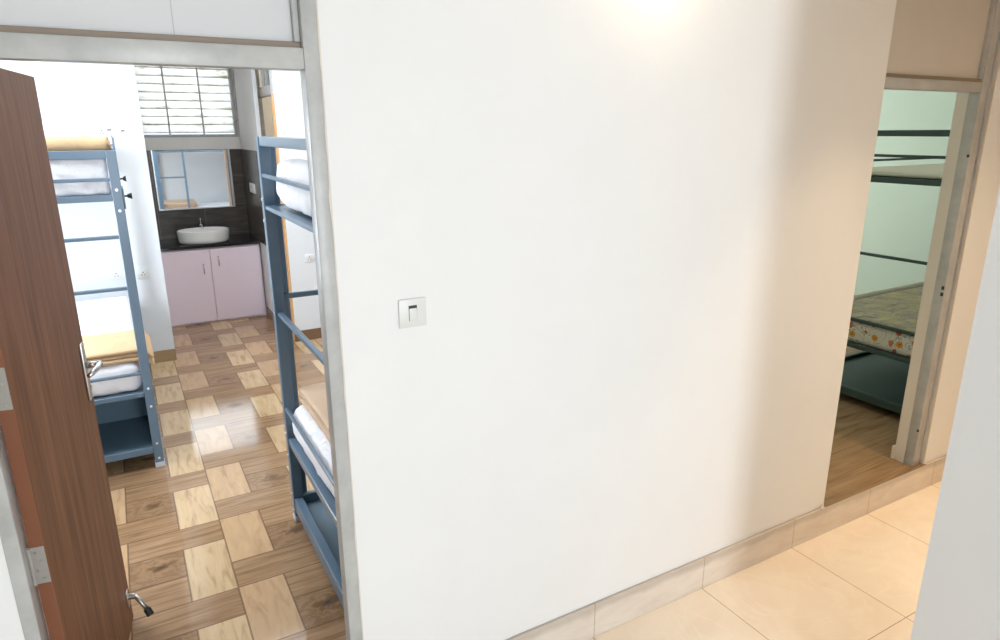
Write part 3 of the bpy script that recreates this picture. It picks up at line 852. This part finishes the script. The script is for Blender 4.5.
# green room bedding
def floral():
    x0, x1, y0, y1, z0, z1 = 4.375, 6.2, 2.16, 3.09, 0.437, 0.60
    t = thing('mattress', 'flower patterned mattress on the lower deck of the dark green bunk bed', 'mattress', ((x0 + x1) / 2, (y0 + y1) / 2, z0))
    o = Vector(t.location)
    bm = new(); soft_box(bm, x0 - o.x, x1 - o.x, y0 - o.y, y1 - o.y, 0, z1 - z0 - 0.004, r=0.02, res=0.05, amp=0.003)
    obj('mattress_body', bm, M['floral_side'], t, True)
    bm = new(); soft_box(bm, x0 + 0.012 - o.x, x1 - 0.012 - o.x, y0 + 0.012 - o.y, y1 - 0.055 - o.y, z1 - z0 - 0.008, z1 - z0 + 0.018, r=0.013, res=0.03, amp=0.007, freq=9, seed=4)
    obj('plastic_cover', bm, M['floral_top'], t, True)
    for z in (0.006, z1 - z0 - 0.004):
        bm = new(); a, b, c, d = x0 - o.x + 0.002, x1 - o.x - 0.002, y0 - o.y + 0.002, y1 - o.y - 0.002
        for p, q in (((a, c), (a, d)), ((b, d), (b, c)), ((b, c), (a, c))):
            tube(bm, [(*p, z), (*q, z)], 0.006, 8)
        obj('piping', bm, M['piping'], t, True)
    bm = new(); tube(bm, [(a, d - 0.012, z1 - z0 + 0.008), (b, d - 0.012, z1 - z0 + 0.008)], 0.026, 12); obj('border_roll', bm, M['cream_mattress'], t, True)
floral()
bedding('mattress', 'thin cream mattress on the upper deck of the dark green bunk bed', 'mattress', M['cream_mattress'], (4.40, 6.2, 2.16, 3.08, 1.588, 1.622), None, r=0.016, res=0.06, amp=0.004)

# ------------------------------------------------------------------ sink corner
t = thing('sink_cabinet', 'pale pink two door cabinet under the black sink counter', 'cabinet', (0.737, 7.5, 0))
o = Vector((0.737, 7.5, 0))
def cb(*b, bev=0.0015):
    bm = new(); box(bm, b[0] - o.x, b[1] - o.x, b[2] - o.y, b[3] - o.y, b[4], b[5], bev, 1); return bm
bm = new()
for b in ((0.246, 0.262, 7.215, 7.785, 0.0, 0.775), (1.18, 1.196, 7.215, 7.785, 0.0, 0.775), (0.262, 1.18, 7.215, 7.785, 0.0, 0.03), (0.262, 1.18, 7.215, 7.785, 0.75, 0.775), (0.262, 1.18, 7.77, 7.785, 0.03, 0.75)):
    box(bm, b[0] - o.x, b[1] - o.x, b[2] - o.y, b[3] - o.y, b[4], b[5], 0.001, 1)
obj('cabinet_body', bm, M['pink_edge'], t)
for x0, x1, hx, hz in ((0.250, 0.7085, 0.64, (0.50, 0.615)), (0.7125, 1.178, 0.785, (0.57, 0.685))):
    d = obj('cabinet_door', cb(x0, x1, 7.197, 7.213, 0.02, 0.758), M['pink'], t)
    bm = new(); hx0 = hx - o.x; y = 7.197 - o.y
    zz = (hz[0] + 0.015, hz[1] - 0.005)
    tube(bm, [(hx0, y + 0.001, zz[0]), (hx0, y - 0.022, zz[0] + 0.006), (hx0, y - 0.024, (zz[0] + zz[1]) / 2), (hx0, y - 0.022, zz[1] - 0.006), (hx0, y + 0.001, zz[1])], 0.006, 10)
    obj('door_handle', bm, M['chrome'], d, True)
bm = new(); box(bm, 0.245, 1.197, 7.18, 7.786, 0.776, 0.806, 0.003, 1)
tag(obj('countertop', bm, M['granite'], origin=(0.73, 7.48, 0.776)), 'black granite counter on the pink cabinet', 'countertop')
# oval counter basin
bm = new()
prof = [(0.0, 0.002), (0.90, 0.002), (0.955, 0.012), (0.975, 0.04), (0.99, 0.09), (1.0, 0.118), (0.995, 0.126), (0.97, 0.129), (0.94, 0.124), (0.90, 0.09), (0.75, 0.045), (0.4, 0.03), (0.0, 0.027)]
lathe(bm, prof, (0, 0, 0), 56, 0.247, 0.185)
b = obj('wash_basin', bm, M['ceramic'], smooth=True); b.location = (0.697, 7.40, 0.805)
tag(b, 'oval white ceramic wash basin on the black counter', 'basin')
t = thing('faucet', 'chrome pillar tap standing behind the oval basin', 'tap', (0.705, 7.63, 0.806))
bm = new(); lathe(bm, [(0.0, 0), (0.024, 0), (0.024, 0.012), (0.016, 0.02), (0.015, 0.13), (0.017, 0.145), (0.012, 0.156), (0, 0.158)], seg=20); obj('tap_body', bm, M['chrome'], t, 'angle')
bm = new(); tube(bm, [(0, -0.01, 0.125), (0, -0.05, 0.142), (0, -0.09, 0.146), (0, -0.115, 0.138), (0, -0.12, 0.125)], [0.012, 0.012, 0.011, 0.011, 0.011], 14); obj('spout', bm, M['chrome'], t, True)
bm = new(); tube(bm, [(0, 0.0, 0.155), (0, 0.0, 0.178), (0, -0.010, 0.20), (0.0, -0.025, 0.215)], [0.012, 0.009, 0.007, 0.008], 12); obj('lever', bm, M['chrome'], t, True)
# mirror cabinet
t = thing('mirror', 'square mirror with silver trim on the dark tiles above the basin', 'mirror', (0.70, 7.788, 1.105))
o = Vector(t.location)
def mb(*b, bev=0.001):
    bm = new(); box(bm, b[0] - o.x, b[1] - o.x, b[2] - o.y, b[3] - o.y, b[4] - o.z, b[5] - o.z, bev, 1); return bm
obj('mirror_glass', mb(0.352, 1.045, 7.776, 7.7875, 1.118, 1.706, bev=0), M['mirror'], t)
obj('trim', mb(0.340, 0.352, 7.765, 7.7875, 1.105, 1.715), M['silver'], t)
obj('trim', mb(0.352, 1.085, 7.765, 7.7875, 1.105, 1.118), M['silver'], t)
obj('trim', mb(1.045, 1.057, 7.760, 7.7875, 1.118, 1.715), M['silver'], t)
obj('trim', mb(1.063, 1.085, 7.755, 7.7875, 1.118, 1.715), M['silver'], t)

# bathroom door frame right of the niche
t = thing('door_4', 'grey door frame with glazed transom right of the sink niche', 'door frame'); t['kind'] = 'structure'
bm = boxes((1.275, 1.345, 7.10, 7.17, 0, 2.6), bev=0.003); obj('jamb', bm, M['frame'], t)
bm = boxes((1.246, 1.2575, 6.121, 6.19, 0, 2.2), bev=0.001); obj('door_lining', bm, M['orange_wood'], t)
bm = boxes((1.285, 1.335, 6.25, 7.10, 2.20, 2.285), bev=0.003); obj('transom_bar', bm, M['frame'], t)
bm = boxes((1.305, 1.312, 6.25, 7.10, 2.285, 2.6)); obj('transom_pane', bm, M['pane'], t)
bm = boxes((1.29, 1.325, 6.74, 6.765, 2.285, 2.6), (1.29, 1.325, 6.55, 6.575, 2.285, 2.6)); obj('glazing_bar', bm, M['frame'], t)
# ------------------------------------------------------------------ electrical plates
def plate(name, label, cx, z, wd, ht, y, gang, group=None, axis='y'):
    """plate on a wall facing -Y (axis y) or -X (axis x)"""
    t = thing(name, label, 'switch' if gang == 'rocker' else 'socket', (cx, y, z) if axis == 'y' else (y, cx, z), group)
    def B(bm, a0, a1, d0, d1, z0, z1, bev=0.0015):
        if axis == 'y': box(bm, a0, a1, d0, d1, z0, z1, bev, 2)
        else: box(bm, d0, d1, a0, a1, z0, z1, bev, 2)
    bm = new(); B(bm, -wd / 2, wd / 2, -0.007, 0.0, -ht / 2, ht / 2, 0.0025); p = obj('plate', bm, M['plastic'], t, 'angle')
    if gang in ('rocker', 'both'):
        x = 0.0 if gang == 'rocker' else wd * 0.27
        bm = new(); B(bm, x - 0.0135, x + 0.0135, -0.0076, -0.005, -0.024, 0.024, 0); obj('rocker_gap', bm, M['plastic_dark'], t)
        bm = new(); B(bm, x - 0.0120, x + 0.0132, -0.0095, -0.004, -0.0236, 0.0215, 0.001)
        for v in bm.verts:
            if v.co.z > 0.01:
                if axis == 'y': v.co.y += 0.0022
                else: v.co.x += 0.003
        obj('rocker', bm, M['plastic'], t, 'angle')
    if gang in ('socket', 'both'):
        x = 0.0 if gang == 'socket' else -wd * 0.2
        for dx, dz, s in ((0, 0.012, 0.005), (-0.011, -0.008, 0.004), (0.011, -0.008, 0.004)):
            bm = new()
            if axis == 'y': tube(bm, [(x + dx, -0.0078, dz), (x + dx, -0.004, dz)], s, 10)
            else: tube(bm, [(-0.0078, x + dx, dz), (-0.004, x + dx, dz)], s, 10)
            obj('pin_hole', bm, M['plastic_dark'], t)
    return t
plate('light_switch', 'single white light switch in the middle of the white passage wall', 0.736, 1.357, 0.090, 0.090, WY0, 'rocker')
plate('power_socket', 'white switched socket high on the wall above the left bunk, left one', -0.0257, 1.8884, 0.1125, 0.0744, 6.12, 'both', 'white sockets on the dormitory wall')
plate('light_switch', 'white switch plate high on the wall right of the upper socket', 0.0944, 1.8808, 0.0782, 0.0705, 6.12, 'rocker')
plate('power_socket', 'white socket low on the wall right of the left bunk post', 0.0839, 0.7731, 0.0896, 0.0839, 6.12, 'socket', 'white sockets on the dormitory wall')
plate('power_socket', 'white socket low on the wall just left of the left bunk post', -0.0715, 0.7826, 0.1811, 0.0810, 6.12, 'both', 'white sockets on the dormitory wall')
plate('power_socket', 'white socket on the wall behind the right bunk bed', 1.4394, 0.7702, 0.0744, 0.0724, 6.12, 'socket', 'white sockets on the dormitory wall')
plate('light_switch', 'white switch on the wall above the right bunk pillow', 1.5252, 1.8617, 0.0744, 0.0724, 6.12, 'rocker')
plate('light_switch', 'small white switch on the dark tiles right of the mirror', 7.26, 1.335, 0.30, 0.095, 1.198, 'rocker', None, 'x')

# ------------------------------------------------------------------ lamps
t = thing('wall_lamp', 'lit warm bulb in a white holder high on the passage wall', 'lamp', (1.643, WY0, 2.46))
bm = new(); tube(bm, [(0, 0, 0), (0, -0.03, 0)], [0.045, 0.04], 24); obj('holder_base', bm, M['plastic'], t, 'angle')
bm = new(); tube(bm, [(0, -0.03, 0), (0, -0.06, -0.004)], [0.02, 0.018], 16); obj('socket', bm, M['plastic'], t, 'angle')
bm = new(); tube(bm, [(0, -0.06, -0.004), (0, -0.075, -0.006), (0, -0.10, -0.01), (0, -0.125, -0.014), (0, -0.14, -0.016)], [0.014, 0.022, 0.03, 0.024, 0.006], 20); obj('bulb', bm, M['bulb'], t, True)
def fill_panel_light(label, x, y, r, m, group=None, cat='lamp'):
    t = thing('ceiling_light', label, cat, (x, y, H), group)
    bm = new(); box(bm, -r, r, -r, r, -0.05, 0.0, 0.004); obj('housing', bm, M['plastic'], t)
    bm = new(); box(bm, -r + 0.03, r - 0.03, -r + 0.03, r - 0.03, -0.056, -0.05); obj('diffuser', bm, m, t)
fill_panel_light('large square lit panel on the dormitory ceiling before the sink niche', 0.95, 4.75, 0.92, M['led'])  # unseen, added to light the room and give the bright floor reflection
fill_panel_light('square lit panel on the dormitory ceiling above the open door', -0.45, 3.5, 0.42, M['led_bright'])  # second unseen panel, added to brighten the front of the left bunk
def downlight(label, x, y, power):
    t = thing('downlight', label, 'lamp', (x, y, H), 'downlights of the passage')
    bm = new(); lathe(bm, [(0.042, -0.004), (0.042, -0.012), (0.062, -0.012), (0.066, -0.006), (0.066, 0.0)], seg=28); obj('bezel', bm, M['plastic'], t, 'angle')
    bm = new(); lathe(bm, [(0.0, -0.003), (0.042, -0.003), (0.042, 0.0), (0.0, 0.0)], seg=28); obj('lens', bm, M['warm_led'], t)
    l = bpy.data.lights.new('downlight_beam', 'SPOT'); l.energy = power; l.color = (1.0, 0.72, 0.46)
    l.spot_size = math.radians(80); l.spot_blend = 1.0; l.shadow_soft_size = 0.05
    o = bpy.data.objects.new('downlight_beam', l); scene.collection.objects.link(o); o.parent = t; o.location = (0, 0, -0.03)
for x, lb in ((2.75, 'round warm downlight of the passage ceiling, nearest to the wall corner'), (3.75, 'round warm downlight of the passage ceiling in front of the right doorway'), (4.75, 'round warm downlight of the passage ceiling beyond the right doorway')):
    downlight(lb, x, 1.16, 104)
fill_panel_light('small lit panel on the bathroom ceiling', 1.62, 7.1, 0.15, M['bath_led'])  # unseen, added so the bathroom and its door jamb are not dark
